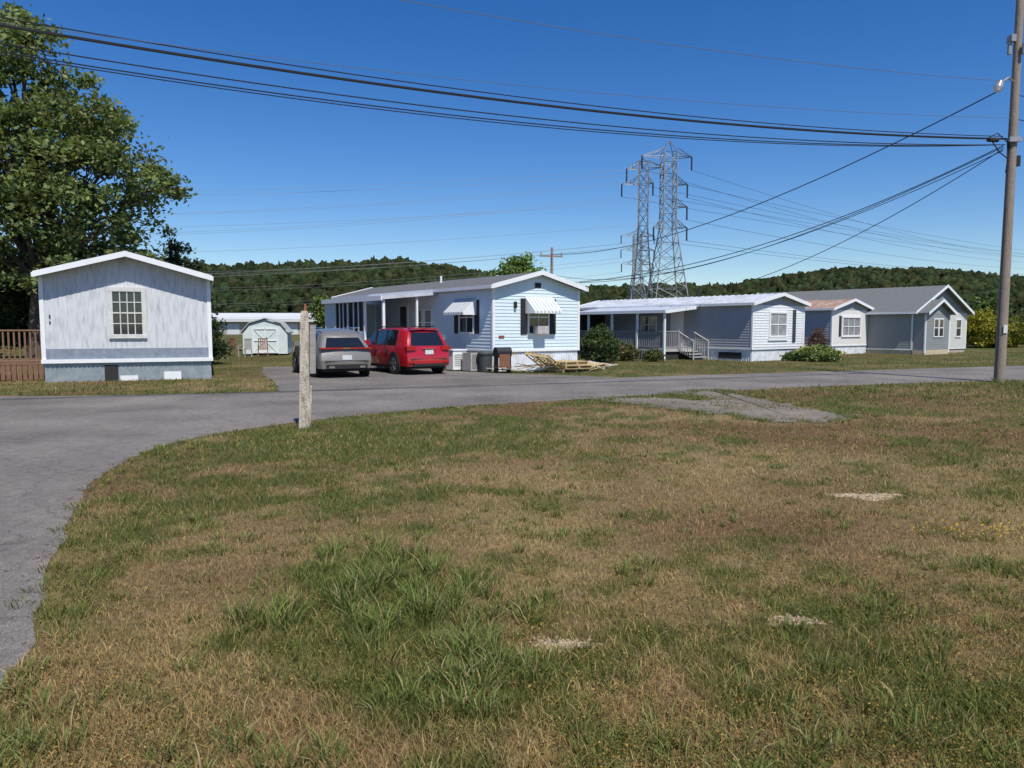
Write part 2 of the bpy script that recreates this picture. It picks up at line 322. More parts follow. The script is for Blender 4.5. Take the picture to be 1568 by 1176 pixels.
# ------------------------------------------------------------------ hills and forest
cx_=[-900,-507,-278,-220,-129,-94,-48,-25,9,58,124,181,210,239,285,354,382,450,583,900]
ch_=[44,47,50,52.5,52,56,50,45.5,39,31,34,34,37,43,49,49,45.5,41,35,30]
def hh(x,y):
    c=np.interp(x*650/np.maximum(y,400)*.5+x*.5,cx_,np.array(ch_)-6.5); k=np.clip((y-430)/220,0,1); k=np.where(y<650,k*k*(3-2*k)*.4+.6*np.sin(k*np.pi/2),np.clip(1-(y-650)/400,0,1)**.7); return c*k+ (fbm(x,y,60,71)-.5)*8*k
hx=np.linspace(-1000,1000,160); hy=np.linspace(425,1050,60); HX,HY=np.meshgrid(hx,hy); Z=hh(HX.ravel(),HY.ravel())-.5
idx=np.arange(160*60).reshape(60,160); fc=np.stack([idx[:-1,:-1],idx[:-1,1:],idx[1:,1:],idx[1:,:-1]],-1).reshape(-1,4)
fast("hills",np.stack([HX.ravel(),HY.ravel(),Z],-1),fc,m_hill,smooth=True)
bm=bmesh.new(); bmesh.ops.create_icosphere(bm,subdivisions=2,radius=1); TV=np.array([v.co[:] for v in bm.verts]); TF=np.array([[v.index for v in f.verts] for f in bm.faces]); bm.free()
def crowns(name,cen,rad,col,mat,jit=.2):
    N=len(cen); j=1+jit*rng.normal(size=(N,len(TV),1)); s=np.stack([rad,rad,rad*(.8+.5*rng.random(N))],-1)
    V=cen[:,None,:]+TV[None]*j*s[:,None,:]; F=(TF[None]+(np.arange(N)*len(TV))[:,None,None]).reshape(-1,3)
    C=np.repeat(col[:,None,:],len(TV),1)*(.65+.7*rng.random((N,len(TV),1))); return fast(name,V.reshape(-1,3),F,mat,C.reshape(-1,3))
N=14000; y=440+225*rng.random(N)**.75; x=(rng.random(N)*2-1)*(.78*y+20); z=hh(x,y); r=2.0+2.6*rng.random(N)**1.7
col=np.array([.027,.038,.015])[None]*(.5+.9*rng.random(N))[:,None]; col[:,0]*=(.8+.5*rng.random(N))
crowns("hill_forest",np.stack([x,y,z+3.0+3*rng.random(N)],-1),r,col,m_forest,.3)
# ------------------------------------------------------------------ trees
def tree(name,loc,trunk_h,tr,blobs,ncl,per,lsz,col,lean=(0,0),spread=.55,inner=.5,clr=.8):
    e=empty(name,loc); b=MB(); top=Vector((lean[0],lean[1],trunk_h))
    b.tube([Vector((0,0,-.1)),Vector((lean[0]*.3,lean[1]*.3,trunk_h*.5)),top],[tr*1.25,tr*.95,tr*.75],9)
    wts=np.array([q[3]**2 for q in blobs]); wts/=wts.sum(); CL=[];TN=[]
    mids=[]
    for q in blobs:
        c=Vector(q[:3]); st=top*random.uniform(.75,1.0) if c.z>trunk_h*.9 else top*.7; m=st.lerp(c,.5)+Vector((random.uniform(-.3,.3),random.uniform(-.3,.3),random.uniform(0,.4)))*q[3]*.4
        rr=tr*.42*min(1,q[3]/1.5+.3); b.tube([st,m,c],[rr,rr*.6,rr*.28],6); mids.append((m,c))
    for k in range(ncl):
        i=rng.choice(len(blobs),p=wts); q=blobs[i]; d=rng.normal(size=3); d/=np.linalg.norm(d); rr=q[3]*(inner+(1.05-inner)*rng.random()**.6); p=np.array(q[:3])+d*rr*np.array([1,1,.85]); CL.append(p); TN.append(.65+.6*rng.random()+.12*d[2])
        if k%2==0:
            m,c=mids[i]; s=m.lerp(c,random.random()); s2=Vector(p); mid=s.lerp(s2,.55)+Vector((0,0,.1*q[3])); b.tube([s,mid,s2],[tr*.1,tr*.06,tr*.02],4)
    b.obj("trunk_and_limbs",m_bark,e,True)
    CL=np.array(CL); TN=np.array(TN); N=ncl*per
    rep=np.repeat(np.arange(ncl),per); csz=clr*(.6+.7*rng.random(ncl)); pos=CL[rep]+rng.normal(size=(N,3))*(csz[rep]*spread)[:,None]*np.array([1,1,.65])
    cc=np.array(col)[None]*(TN[rep]*(.7+.6*rng.random(N)))[:,None]; cc[:,0]*=(.85+.4*rng.random(N))
    V,F,C=leafquads(pos,lsz*(.6+.7*rng.random(N)),cc,.25,.55); fast("foliage",V,F,m_leaf,C,e); return e
R=lambda a,b:random.uniform(a,b)
big=[(-2,0,11.6,2.3),(.3,-.5,13.0,1.4),(-.3,.5,10.5,2.2),(2.3,0,10.2,1.9),(3.9,-.3,8.9,1.7),(5.0,.2,7.6,1.25),(2.6,-1,7.9,2.0),(0,-1.4,8.6,2.2),(-2.4,-1,8.4,2.3),(-4.6,0,9.0,2.2),(-4,.5,12,2),(4.3,0,6.4,1.3),(1.2,-.8,6.2,1.7),(-1.4,-1,6.0,1.8),(-3.6,-.5,6.0,1.9),(2.6,.8,5.2,1.5),(0,1.6,7.4,2),(-1,.5,14.2,1.1),(-5.8,0,6.6,1.6),(1.4,.6,11.9,1.2),(-1.5,-1.5,4.4,1.4),(1,-1.2,4.3,1.3),(3.8,0,4.6,1.1)]
tree("maple_tree",(-20.2,31.5,0),4.2,.34,big,440,120,.125,(.165,.215,.08),(.3,0),clr=.68)
# cedars behind the left home
def conifer(name,loc,h,r,col=(.045,.07,.032)):
    bl=[]
    for i in range(16):
        f=i/16; z=h*(.12+.84*f); rr=r*(1-f)**.8; a=i*2.4; bl.append((math.cos(a)*rr*.45,math.sin(a)*rr*.45,z,max(.16,rr*.6)))
    tree(name,loc,h*.85,.12,bl,int(120),110,.085,col,spread=.5,inner=.35,clr=.42)
conifer("cedar_tree",(-15.3,33.5,0),6.4,1.7); conifer("cedar_tree",(-14.3,33,0),5.5,1.3)
conifer("cedar_tree",(-16.9,34,0),5.0,1.3)
tree("shade_tree",(.4,62,0),3.2,.2,[(0,0,5.6,1.5),(-1.4,0,5.2,1.2),(1.5,0,5.2,1.2),(.4,0,6.6,.9),(-.7,0,4.4,1.4),(2.4,0,4.5,.9)],120,110,.16,(.13,.21,.06),clr=.6)
tree("ash_tree",(-24.5,38,0),2.5,.2,[(0,0,4,1.9),(-2,0,4.4,1.8),(1.8,0,3.0,1.5),(-3.5,0,3,1.6),(-1,0,2.2,1.6),(2.6,.4,1.6,1.3),(-5,0,4,2)],190,120,.12,(.06,.08,.03),clr=.7)
tree("young_tree",(-15.7,62,0),2,.1,[(0,0,3,.8),(.2,0,2.2,.9),(-.3,0,3.6,.5)],40,90,.13,(.13,.18,.05),clr=.5)
# distant tree belts (one mass)
P=[];Cc=[];S=[];IC=[];IR=[];ICc=[]
def belt(x0,x1,y0,y1,n,h,col,sz):
    for _ in range(n):
        X=R(x0,x1);Y=R(y0,y1);H=h*R(.65,1.1);r=H*R(.3,.42);N=260; tone=R(.6,1.3)
        if Y<205 and -.43*Y<X<-.2*Y: continue   # open yard in front of the warehouse
        d=rng.normal(size=(N,3)); d/=np.linalg.norm(d,axis=1)[:,None]; q=r*(.75+.35*rng.random((N,1)))*(1+.25*np.sin(d[:,:1]*7+X)*np.cos(d[:,2:]*5+Y)); p=np.array([X,Y,H*.52])+d*q*np.array([1,1,H*.5/r]); p[:,2]=np.maximum(p[:,2],.1)
        P.append(p);S.append(np.full(N,sz)*(.6+.8*rng.random(N)));Cc.append(np.array(col)[None]*tone*(.6+.8*rng.random((N,1))))
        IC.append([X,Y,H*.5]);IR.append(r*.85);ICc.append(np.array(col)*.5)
belt(-75,-30,62,95,60,7.0,(.05,.07,.025),.3)
belt(70,190,120,190,80,8.5,(.05,.07,.028),.42)
belt(20,110,200,260,60,8,(.04,.055,.022),.5)
belt(-120,20,210,300,90,8,(.04,.055,.022),.5)
belt(38,50,60,72,16,3.6,(.085,.115,.03),.2)
belt(52,90,70,90,26,4.6,(.08,.11,.035),.25)
V,F,C=leafquads(np.concatenate(P),np.concatenate(S),np.concatenate(Cc),.2,.7); fast("distant_trees",V,F,m_leaf,C)
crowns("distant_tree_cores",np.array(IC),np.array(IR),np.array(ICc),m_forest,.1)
def shrub(name,loc,rx,rz,n,lsz,col,flower=None):
    d=rng.normal(size=(n,3)); d/=np.linalg.norm(d,axis=1)[:,None]; r=(.45+.55*rng.random((n,1))**.5)*(1+.22*np.sin(d[:,:1]*6+1)*np.cos(d[:,1:2]*5)+.15*np.sin(d[:,2:]*9)); p=d*r*np.array([rx,rx,rz*.55])+np.array([0,0,rz*.5]); p[:,2]=np.maximum(p[:,2],.02)
    c=np.array(col)[None]*(.55+.9*rng.random((n,1)))
    if flower: k=rng.random(n)<.25; c[k]=flower
    e=empty(name,loc); V,F,C=leafquads(p,lsz*(.6+.8*rng.random(n)),c,.2,.6); fast("foliage",V,F,m_leaf,C,e)
    b=MB(); [b.tube([Vector((0,0,0)),Vector((R(-.4,.4)*rx,R(-.4,.4)*rx,rz*.6))],[.03,.01],5) for _ in range(7)]; b.obj("stems",m_bark,e)
shrub("garden_shrub",(4.15,35.2,0),.95,1.55,5200,.06,(.07,.10,.035))
shrub("garden_shrub",(5.6,36.6,0),.7,.8,2200,.06,(.08,.10,.03),(.3,.22,.12))
shrub("garden_shrub",(6.9,36.0,0),.5,.55,1300,.05,(.10,.12,.04))
shrub("round_shrub",(15.7,38.0,0),.5,1.45,2200,.045,(.11,.06,.035))
shrub("hosta_bed",(15.0,36.4,0),1.05,.7,2600,.085,(.15,.2,.06),(.45,.45,.2))
shrub("garden_shrub",(13.9,36.6,0),.5,.4,900,.06,(.08,.13,.04))
shrub("goldenrod_bush",(37.5,59,0),1.7,2.7,4200,.11,(.26,.24,.03))
shrub("goldenrod_bush",(41,61,0),1.5,2.2,3000,.11,(.16,.18,.03))
# ------------------------------------------------------------------ homes
def fb(b,face,W,L,t0,t1,z0,z1,o0,o1):
    if face=='f': b.box(t0,t1,-o1,-o0,z0,z1)
    elif face=='l': b.box(-o1,-o0,t0,t1,z0,z1)
    elif face=='r': b.box(W+o0,W+o1,t0,t1,z0,z1)
def window(g,face,W,L,t0,t1,z0,z1,cols=2,rows=2,fw=.07,glass=None,frame=None,off=.02,tag=""):
    fr=g("window_frames",frame or m_white); a=lambda *q:fb(fr,face,W,L,*q)
    a(t0,t1,z0,z0+fw,0,off+.055);a(t0,t1,z1-fw,z1,0,off+.05);a(t0,t0+fw,z0+fw,z1-fw,0,off+.045);a(t1-fw,t1,z0+fw,z1-fw,0,off+.045)
    gl=g("window_glass"+tag,glass or m_glass); fb(gl,face,W,L,t0+fw,t1-fw,z0+fw,z1-fw,0,off+.008)
    for i in range(1,cols): c=t0+fw+(t1-t0-2*fw)*i/cols; a(c-.014,c+.014,z0+fw,z1-fw,off+.008,off+.026)
    for i in range(1,rows): c=z0+fw+(z1-z0-2*fw)*i/rows; q=.022 if i*2==rows else .014; a(t0+fw,t1-fw,c-q,c+q,off+.008,off+.03)
def home(name,loc,ang,W,L,ev,pk,sk,wall,roof,skirt,lap=.12,vertical=False,of=.28,os_=.2,cor=True,roofribs=False):
    g=G(name,loc,math.radians(ang)); zt=lambda x:ev+(pk-ev)*(1-abs(2*x/W-1))
    c=g("walls",wall); P=[(0,sk),(W,sk),(W,ev),(W/2,pk),(0,ev)]
    c.poly([(x,0,z) for x,z in P]+[(x,L,z) for x,z in P],[(0,1,2,3,4),(9,8,7,6,5)]+[(i,5+i,5+(i+1)%5,(i+1)%5) for i in (0,1,4)])
    s=g("siding",wall)
    if not vertical:
        z=sk
        while z<pk-.02:
            z1=min(z+lap,pk-.01)
            def hw(zz): return (0,W) if zz<=ev else (W/2*(zz-ev)/(pk-ev), W-W/2*(zz-ev)/(pk-ev))
            a0,b0=hw(z);a1,b1=hw(z1)
            for yb,yt,y2 in ((-.022,-.004,0),(L+.022,L+.004,L)):
                s.poly([(a0,yb,z),(b0,yb,z),(b1,yt,z1),(a1,yt,z1),(a0,y2,z),(b0,y2,z)],[(0,1,2,3),(4,5,1,0)])
            if z<ev-.03:
                z2=min(z1,ev)
                for xb,xt,x2 in ((-.022,-.004,0),(W+.022,W+.004,W)):
                    s.poly([(xb,0,z),(xb,L,z),(xt,L,z2),(xt,0,z2),(x2,0,z),(x2,L,z)],[(0,1,2,3),(4,5,1,0)])
            z=z1
    else:
        x=.1
        while x<W-.05: s.box(x,x+.035,-.012,0,sk+.3,zt(x)-.03); x+=.2
        y=.1
        while y<L: s.box(-.012,0,y,y+.035,sk,ev-.02); s.box(W,W+.012,y,y+.035,sk,ev-.02); y+=.2
    # skirting with ribs
    k=g("skirting",skirt); k.box(.03,W-.03,.03,L-.03,-.02,sk-.004)
    x=.03
    while x<W-.06: k.box(x,x+.05,.012,.03,0,sk-.006); x+=.12
    y=.05
    while y<L-.1: k.box(.012,.03,y,y+.05,0,sk-.006); k.box(W-.03,W-.012,y,y+.05,0,sk-.006); y+=.14
    tr=g("trim",m_white)
    if cor:
        for x0,x1 in((-.035,.08),(W-.08,W+.035)): tr.box(x0,x1,-.035,.06,sk-.02,ev-.01)
    tr.box(-.04,W+.04,-.042,-.024,sk-.05,sk+.03); tr.box(-.044,-.026,.07,L,sk-.05,sk+.03)
    # roof
    m=(pk-ev)/(W/2); e0=ev-m*os_; th=.09; r=g("roof",roof); Q=[(-os_,e0+.008),(W/2,pk+.008),(W+os_,e0+.008),(W+os_,e0+th),(W/2,pk+th),(-os_,e0+th)]
    r.poly([(x,-of,z) for x,z in Q]+[(x,L+of,z) for x,z in Q],[(0,1,4,5),(1,2,3,4),(11,10,7,6),(10,9,8,7)]+[(i,6+i,6+(i+1)%6,(i+1)%6) for i in range(6)])
    if roofribs:
        y=0.
        while y<L:
            for sx in(0,1):
                xa,xb=((-os_,W/2) if sx==0 else (W+os_,W/2)); r.poly([(xa,y,e0+th),(xa,y+.04,e0+th),(xb,y+.04,pk+th),(xb,y,pk+th),(xa,y,e0+th+.03),(xa,y+.04,e0+th+.03),(xb,y+.04,pk+th+.03),(xb,y,pk+th+.03)],[(0,1,2,3),(4,5,6,7),(0,1,5,4),(2,3,7,6),(0,3,7,4),(1,2,6,5)])
            y+=.4
    f=g("fascia",m_white); fy=-of-.022; d0=-.04; d1=.13
    for y0,y1 in((fy,-of-.002),(L+of+.002,L+of+.022)):
        for sgn in(0,1):
            xa=-os_-.01 if sgn==0 else W+os_+.01; xb=W/2; pts=[(xa,y0,e0+d0),(xb,y0,pk+d0),(xb,y0,pk+d1),(xa,y0,e0+d1)]+[(xa,y1,e0+d0),(xb,y1,pk+d0),(xb,y1,pk+d1),(xa,y1,e0+d1)]
            f.poly(pts,[(0,1,2,3),(7,6,5,4),(0,4,5,1),(3,2,6,7),(0,3,7,4)])
    f.box(-os_-.05,-os_-.003,-of,L+of,e0-.03,e0+.1); f.box(W+os_+.003,W+os_+.05,-of,L+of,e0-.03,e0+.1)
    return g
def awning(g,face,t0,t1,z1,drop,out):
    n=int((t1-t0)/.09)
    for i in range(n):
        a=t0+(t1-t0)*i/n; b_=t0+(t1-t0)*(i+1)/n; e=.012 if i%2 else 0
        mb=g("awning_stripes" if i%2 else "awning",m_white if i%2==0 else M_aw)
        pts=[(a,.03+0,z1+e),(b_,.03,z1+e),(b_,out,z1-drop+e),(a,out,z1-drop+e),(a,out+.002,z1-drop-.1),(b_,out+.002,z1-drop-.1)]
        T=(lambda p:(p[0],-p[1],p[2])) if face=='f' else (lambda p:(-p[1],p[0],p[2]))
        mb.poly([T(p) for p in pts],[(0,1,2,3),(3,2,5,4)])
    for t in(t0,t1): g("awning",m_white).poly([T((t,.03,z1)),T((t,out,z1-drop)),T((t,out,z1-drop-.1)),T((t,.03,z1-drop-.1))],[(0,1,2,3)])
M_aw=M("awning_grey",(.5,.54,.53),.6,.05)
def railing(g,part,mat,p0,p1,z0,h,sp=.13,bt=.035):
    b=g(part,mat); p0=Vector(p0);p1=Vector(p1);d=p1-p0;L=d.length;a=math.atan2(d.y,d.x); mid=(p0+p1)/2
    b.mbox(Matrix.Translation((mid.x,mid.y,z0+h))@Matrix.Rotation(a,4,'Z'),L+.05,.09,.05); b.mbox(Matrix.Translation((mid.x,mid.y,z0+.1))@Matrix.Rotation(a,4,'Z'),L,.04,.06)
    n=max(1,int(L/sp))
    for i in range(n+1):
        q=p0+d*i/n; s=.09 if i in(0,n) else bt; b.box(q.x-s/2,q.x+s/2,q.y-s/2,q.y+s/2,z0-(.05 if s>.05 else -.1),z0+h-.026+(.1 if s>.05 else 0))
# home 1 (left, weathered)
g=home("mobile_home",(-14.2,22.4,0),22.5,4.72,13,3.22,3.88,.66,m_vert,m_shingle,m_galv,vertical=True,of=.46,os_=.08)
W=4.72;L=13
g("band",m_band).box(0.0,W,-.016,-.001,.68,1.02)
x=.1
while x<W: g("band_ribs",m_band).box(x,x+.03,-.024,-.017,.7,1.0); x+=.2
g("trim",m_white).box(-.05,W+.05,-.07,-.045,.58,.7)
window(g,'f',W,L,1.79,2.86,1.33,2.92,4,4,.13,frame=M("aged_white_frame",(.6,.6,.57),.7,.15),off=.02)
g("foundation_opening",m_dark).box(1.62,2.0,.005,.011,.02,.5)
for bx in(2.05,3.3,): g("skirt_patch",m_white).box(bx,bx+.5,-.004,.009,0,.16+.1*(bx>3))
g("house_number",m_black).box(.2,.24,-.022,-.013,1.95,2.05);g("house_number",m_black).box(.2,.24,-.022,-.013,1.78,1.86)
# deck on its left side
dk=g("deck",m_wood); dk.box(-4.0,-.05,1.2,4.6,.5,.58)
for i in range(27): dk.box(-4.0+.147*i,-4.0+.147*i+.12,1.13,1.17,.03,.49)
railing(g,"deck_railing",m_wood,(-4,1.2,0),(-.1,1.2,0),.58,1.0,.14,.05); railing(g,"deck_railing",m_wood,(-4,1.2,0),(-4,4.6,0),.58,1.0,.16,.05)
g.done()
# home 2 (centre, pale blue)
W=4.26;L=14.6
g=home("mobile_home",(-.72,27.9,0),36,W,L,3.2,3.74,.78,m_whitesid,m_shingle,m_whitesk,lap=.13,of=.3,os_=.22)
window(g,'f',W,L,1.62,2.68,1.38,2.75,2,2,.06); g("shutters",m_black).box(1.28,1.58,-.05,-.024,1.4,2.78);g("shutters",m_black).box(2.72,3.02,-.05,-.024,1.4,2.78)
awning(g,'f',1.5,2.85,2.85,.55,.65); g("air_conditioner",m_greywood).box(1.85,2.4,-.38,-.07,1.42,1.72)
window(g,'l',W,L,1.25,2.35,1.42,2.7,2,2,.06); g("shutters",m_black).box(-.05,-.024,.9,1.2,1.42,2.72);g("shutters",m_black).box(-.05,-.024,2.4,2.7,1.42,2.72)
awning(g,'l',1.05,2.55,2.8,.55,.65)
window(g,'l',W,L,4.5,5.2,1.3,2.45,1,2,.07,glass=m_curt,tag="_curtained");window(g,'l',W,L,5.3,6.0,1.3,2.45,1,2,.07,glass=m_curt,tag="_curtained")
g("porch_door",m_white).box(-.06,-.024,6.6,7.5,.8,2.75); g("porch_door_glass",m_glass).box(-.068,-.06,6.75,7.35,1.5,2.6)
g("gable_vent",m_dark).box(1.98,2.28,-.03,-.022,3.2,3.4); g("wall_lamp",m_plastic).box(.95,1.05,-.12,-.024,2.4,2.65)
g("red_meter_plate",M("rust_red",(.3,.06,.03),.7,.1)).box(.25,.5,-.05,-.024,1.28,1.36)
# porch / sunroom on left
pr=g("porch_roof",m_metalroof); pr.poly([(-2.6,4.0,2.78),(-.05,4.0,3.02),(-.05,10.2,3.02),(-2.6,10.2,2.78),(-2.6,4.0,2.9),(-.05,4.0,3.14),(-.05,10.2,3.14),(-2.6,10.2,2.9)],[(0,3,2,1),(4,5,6,7),(0,1,5,4),(1,2,6,5),(2,3,7,6),(3,0,4,7)])
g("porch_fascia",m_white).box(-2.66,-2.602,3.98,10.2,2.74,2.93)
pp=g("porch_posts",m_white)
for y in(4.15,5.9,7.6,9.0,10.1): pp.box(-2.52,-2.42,y-.05,y+.05,.0,2.78)
pp.box(-1.0,-.92,4.1,4.18,0,2.9)
sr=g("sunroom_panels",m_whitesid); sr.box(-2.49,-2.45,5.96,7.54,.1,1.5);sr.box(-2.49,-2.45,7.66,8.94,.1,1.5);sr.box(-2.49,-2.45,9.06,10.04,.1,2.76)
sg=g("sunroom_glass",m_glass); sg.box(-2.48,-2.46,5.96,7.54,1.52,2.74); sg.box(-2.48,-2.46,7.66,8.94,1.52,2.74)
for y in(6.5,7.0,8.1,8.5): g("sunroom_mullions",m_white).box(-2.51,-2.44,y-.03,y+.03,1.5,2.74)
sr.box(-2.4,-.05,9.96,10.0,.1,2.76); g("porch_deck",m_greywood).box(-2.4,-.06,4.15,10,.0,.5)
g("roof_vents",m_white).cyl((3.0,4,3.4),(3.0,4,3.95),.06); g("roof_vents",m_white).cyl((1.6,6.5,3.5),(1.6,6.5,4.0),.05)
g.done()
# home 3 (grey side, white front)
W=4.3;L=13
g=home("mobile_home",(11.67,36,0),36,W,L,2.8,3.26,.62,m_bluesid,m_metalroof,m_whitesk,lap=.13,of=.25,os_=.2,roofribs=True)
g("front_panel",m_white).box(.09,W-.09,-.03,-.024,.66,2.74)
z=.7
while z<2.7: g("front_laps",m_white).box(.09,W-.09,-.045,-.031,z,z+.02); z+=.13
window(g,'f',W,L,1.25,2.75,1.15,2.45,2,2,.1,off=.05,glass=m_curt,tag="_curtained"); g("shutters",m_green).box(3.25,3.5,-.075,-.046,.9,2.55)
g("lower_panel",m_white).box(1.2,2.8,-.09,-.046,1.0,1.13)
pr=g("porch_roof",m_metalroof); pr.poly([(-2.5,3.3,2.42),(-.05,3.3,2.68),(-.05,10.8,2.68),(-2.5,10.8,2.42),(-2.5,3.3,2.5),(-.05,3.3,2.78),(-.05,10.8,2.78),(-2.5,10.8,2.5)],[(0,3,2,1),(4,5,6,7),(0,1,5,4),(1,2,6,5),(2,3,7,6),(3,0,4,7)])
g("porch_fascia",m_white).box(-2.56,-2.502,3.28,10.8,2.38,2.53); g("porch_fascia",m_white).poly([(-2.5,3.27,2.36),(-.05,3.27,2.62),(-.05,3.27,2.79),(-2.5,3.27,2.51)],[(0,1,2,3)])
pp=g("porch_posts",m_white)
for y in(3.5,5.4,7.3,9.2,10.6): pp.box(-2.42,-2.32,y-.05,y+.05,.0,2.42)
g("porch_deck",m_greywood).box(-2.4,-.06,3.5,10.6,.42,.55); g("porch_underside",m_dark).box(-2.3,-.1,3.6,10.5,0,.41)
m_rail=M("weathered_railing",(.30,.28,.26),.85,.2,6)
for i in range(44): g("deck_lattice",m_rail).box(-2.41,-2.39,3.55+i*.16,3.6+i*.16,0,.41)
railing(g,"porch_railing",m_rail,(-2.36,3.55,0),(-2.36,10.5,0),.55,.9); railing(g,"porch_railing",m_rail,(-2.36,3.52,0),(-1.3,3.52,0),.55,.9)
for i in range(3): g("porch_steps",m_greywood).box(-1.2,-.15,3.5-.3*(i+1),3.5-.3*i,.40-.14*i,.44-.14*i)
for xx in(-1.25,-.12):
    g("step_rails",m_greywood).cyl((xx,3.5,1.4),(xx,2.55,.95),.035,n=5); g("step_rails",m_greywood).cyl((xx,2.55,0),(xx,2.55,.98),.04,n=5)
    for i in range(6): yy=3.4-.15*i; g("step_rails",m_greywood).cyl((xx,yy,.35-.05*i),(xx,yy,1.36-.07*i),.016,n=4)
g("porch_door",m_white).box(-.05,-.024,4.3,5.2,.6,2.5); window(g,'l',W,L,6.2,7.4,1.3,2.3)
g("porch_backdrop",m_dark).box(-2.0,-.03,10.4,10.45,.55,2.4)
g("crawl_opening",m_dark).box(.002,.012,.6,2.0,.1,.42)
g("roof_vent",m_dark).cyl((2.2,5.2,3.2),(2.2,5.2,3.75),.09)
g.done()
# home 4
W=4.25;L=12
g=home("mobile_home",(19.36,44.9,0),36,W,L,2.76,3.3,.55,m_bluesid,m_rroof,m_whitesk,lap=.14,of=.25,os_=.2)
g("front_panel",M("cream_siding",(.7,.69,.65),.6,.05)).box(.09,W-.09,-.03,-.024,.58,2.7)
window(g,'f',W,L,1.0,3.2,1.05,2.35,3,2,.12,off=.04,glass=m_curt,tag="_curtained"); g("shutters",m_dark).box(.72,.95,-.06,-.031,1.1,2.35)
window(g,'l',W,L,2.2,2.9,1.3,2.2,1,2)
g.done()
# ranch house
W=7.2;L=13.2
m_rs=M("ranch_siding",(.27,.285,.28),.6,.06)
g=home("ranch_house",(24.3,45,0),36,W,L,2.62,4.2,.3,m_rs,m_shingle2,M("foundation_block",(.5,.45,.36),.8,.15),lap=.14,of=.35,os_=.3)
g("front_panel",M("ranch_front",(.58,.58,.52),.6,.05)).box(.09,W-.09,-.034,-.024,.34,2.6)
# projecting bay with its own gable
by=-.75; bw0,bw1=.0,3.1; wl=g("bay_walls",m_rs); wl.box(bw0,bw1,by,-.04,0.0,2.5)
wl.poly([(bw0,by,2.5),(bw1,by,2.5),((bw0+bw1)/2,by,3.2),(bw0,-.04,2.5),(bw1,-.04,2.5),((bw0+bw1)/2,-.04,3.2)],[(0,1,2),(3,5,4)])
rf=g("bay_roof",m_shingle2); mx=(bw0+bw1)/2
for xa in(bw0-.25,bw1+.25): rf.poly([(xa,by-.3,2.42),(mx,by-.3,3.22),(mx,2.5,3.22),(xa,2.5,2.42),(xa,by-.3,2.52),(mx,by-.3,3.34),(mx,2.5,3.34),(xa,2.5,2.52)],[(0,1,2,3),(4,5,6,7),(0,1,5,4),(3,2,6,7),(0,3,7,4)])
for xa in(bw0-.27,bw1+.27): g("bay_fascia",m_white).poly([(xa,by-.32,2.38),(mx,by-.32,3.2),(mx,by-.32,3.38),(xa,by-.32,2.56)],[(0,1,2,3)])
z=.2
while z<2.45: g("bay_laps",m_rs).box(bw0,bw1,by-.014,by,z,z+.025); g("bay_laps",m_rs).box(bw0-.014,bw0,by,-.05,z,z+.025); z+=.14
for c0,c1 in((1.0,1.6),(1.65,2.25)):
    g("bay_windows",m_white).box(c0,c1,by-.05,by-.015,1.05,2.2)
    g("bay_glass",m_glass).box(c0+.07,c1-.07,by-.056,by-.05,1.12,1.6); g("bay_glass",m_glass).box(c0+.07,c1-.07,by-.056,by-.05,1.66,2.13)
g("front_door",m_white).box(3.9,4.8,-.07,-.035,.4,2.4); g("front_door_glass",m_glass).box(4.15,4.55,-.078,-.07,1.3,2.2)
window(g,'f',W,L,5.6,6.4,1.0,2.2,1,2,.08,off=.035); window(g,'l',W,L,3.0,3.9,1.0,2.2,1,2,.07)
g("corner_boards",m_white).box(bw0-.03,bw0+.07,by-.03,by+.05,.1,2.42); g("corner_boards",m_white).box(bw1-.07,bw1+.03,by-.03,by+.05,.1,2.42)
g("bay_foundation",M("tan_block",(.5,.42,.3),.8,.15)).box(bw0-.02,bw1+.02,by-.02,-.05,-.01,.28)
g.done()
# ------------------------------------------------------------------ garden shed (gambrel)
g=G("garden_shed",(-15.7,43.2,0),math.radians(12)); b=g("walls",m_mint)
b.box(0,2.5,0,3,.1,1.35); b.poly([(0,0,1.35),(2.5,0,1.35),(2.1,0,1.85),(1.25,0,2.1),(.4,0,1.85)],[(0,1,2,3,4)])
r=g("roof",m_shedroof); Q=[(-.12,1.3),(.38,1.9),(1.25,2.16),(2.12,1.9),(2.62,1.3)]
for i in range(4):
    (x0,z0),(x1,z1)=Q[i],Q[i+1]; r.poly([(x0,-.12,z0),(x1,-.12,z1),(x1,3.1,z1),(x0,3.1,z0),(x0,-.12,z0+.06),(x1,-.12,z1+.06),(x1,3.1,z1+.06),(x0,3.1,z0+.06)],[(0,1,2,3),(4,5,6,7),(0,1,5,4),(3,2,6,7)])
d=g("door_trim",m_white)
for x0,x1,z0,z1 in((.55,.62,.15,1.6),(1.22,1.28,.15,1.6),(1.88,1.95,.15,1.6),(.62,1.88,1.53,1.6),(.62,1.88,.15,.22),(.62,1.22,.85,.9),(1.28,1.88,.85,.9)): d.box(x0,x1,-.04,-.005,z0,z1)
for s in((.62,.22,1.22,.85),(1.88,.22,1.28,.85),(.62,1.53,1.22,.9),(1.88,1.53,1.28,.9)): d.cyl((s[0],-.02,s[1]),(s[2],-.02,s[3]),.018,n=4)
g("hinges",m_black).box(1.3,1.34,-.06,-.041,.95,1.1); g.done()
# warehouse
g=G("warehouse",(-96,160,0)); g("walls",m_wh).box(0,60,0,22,0,3.3); g("roof",m_whr).poly([(-1,-1,3.3),(61,-1,3.3),(61,11,4.8),(-1,11,4.8),(61,23,3.3),(-1,23,3.3)],[(0,1,2,3),(3,2,4,5)])
g("eave",m_whr).box(-1,61,-1.05,-.9,2.7,3.35)
for i in range(14): g("bay_doors" if i%3 else "open_bays",m_whr if i%3 else m_dark).box(1+i*4.2,3.6+i*4.2,-.06,-.005,0,2.3)
g.done()
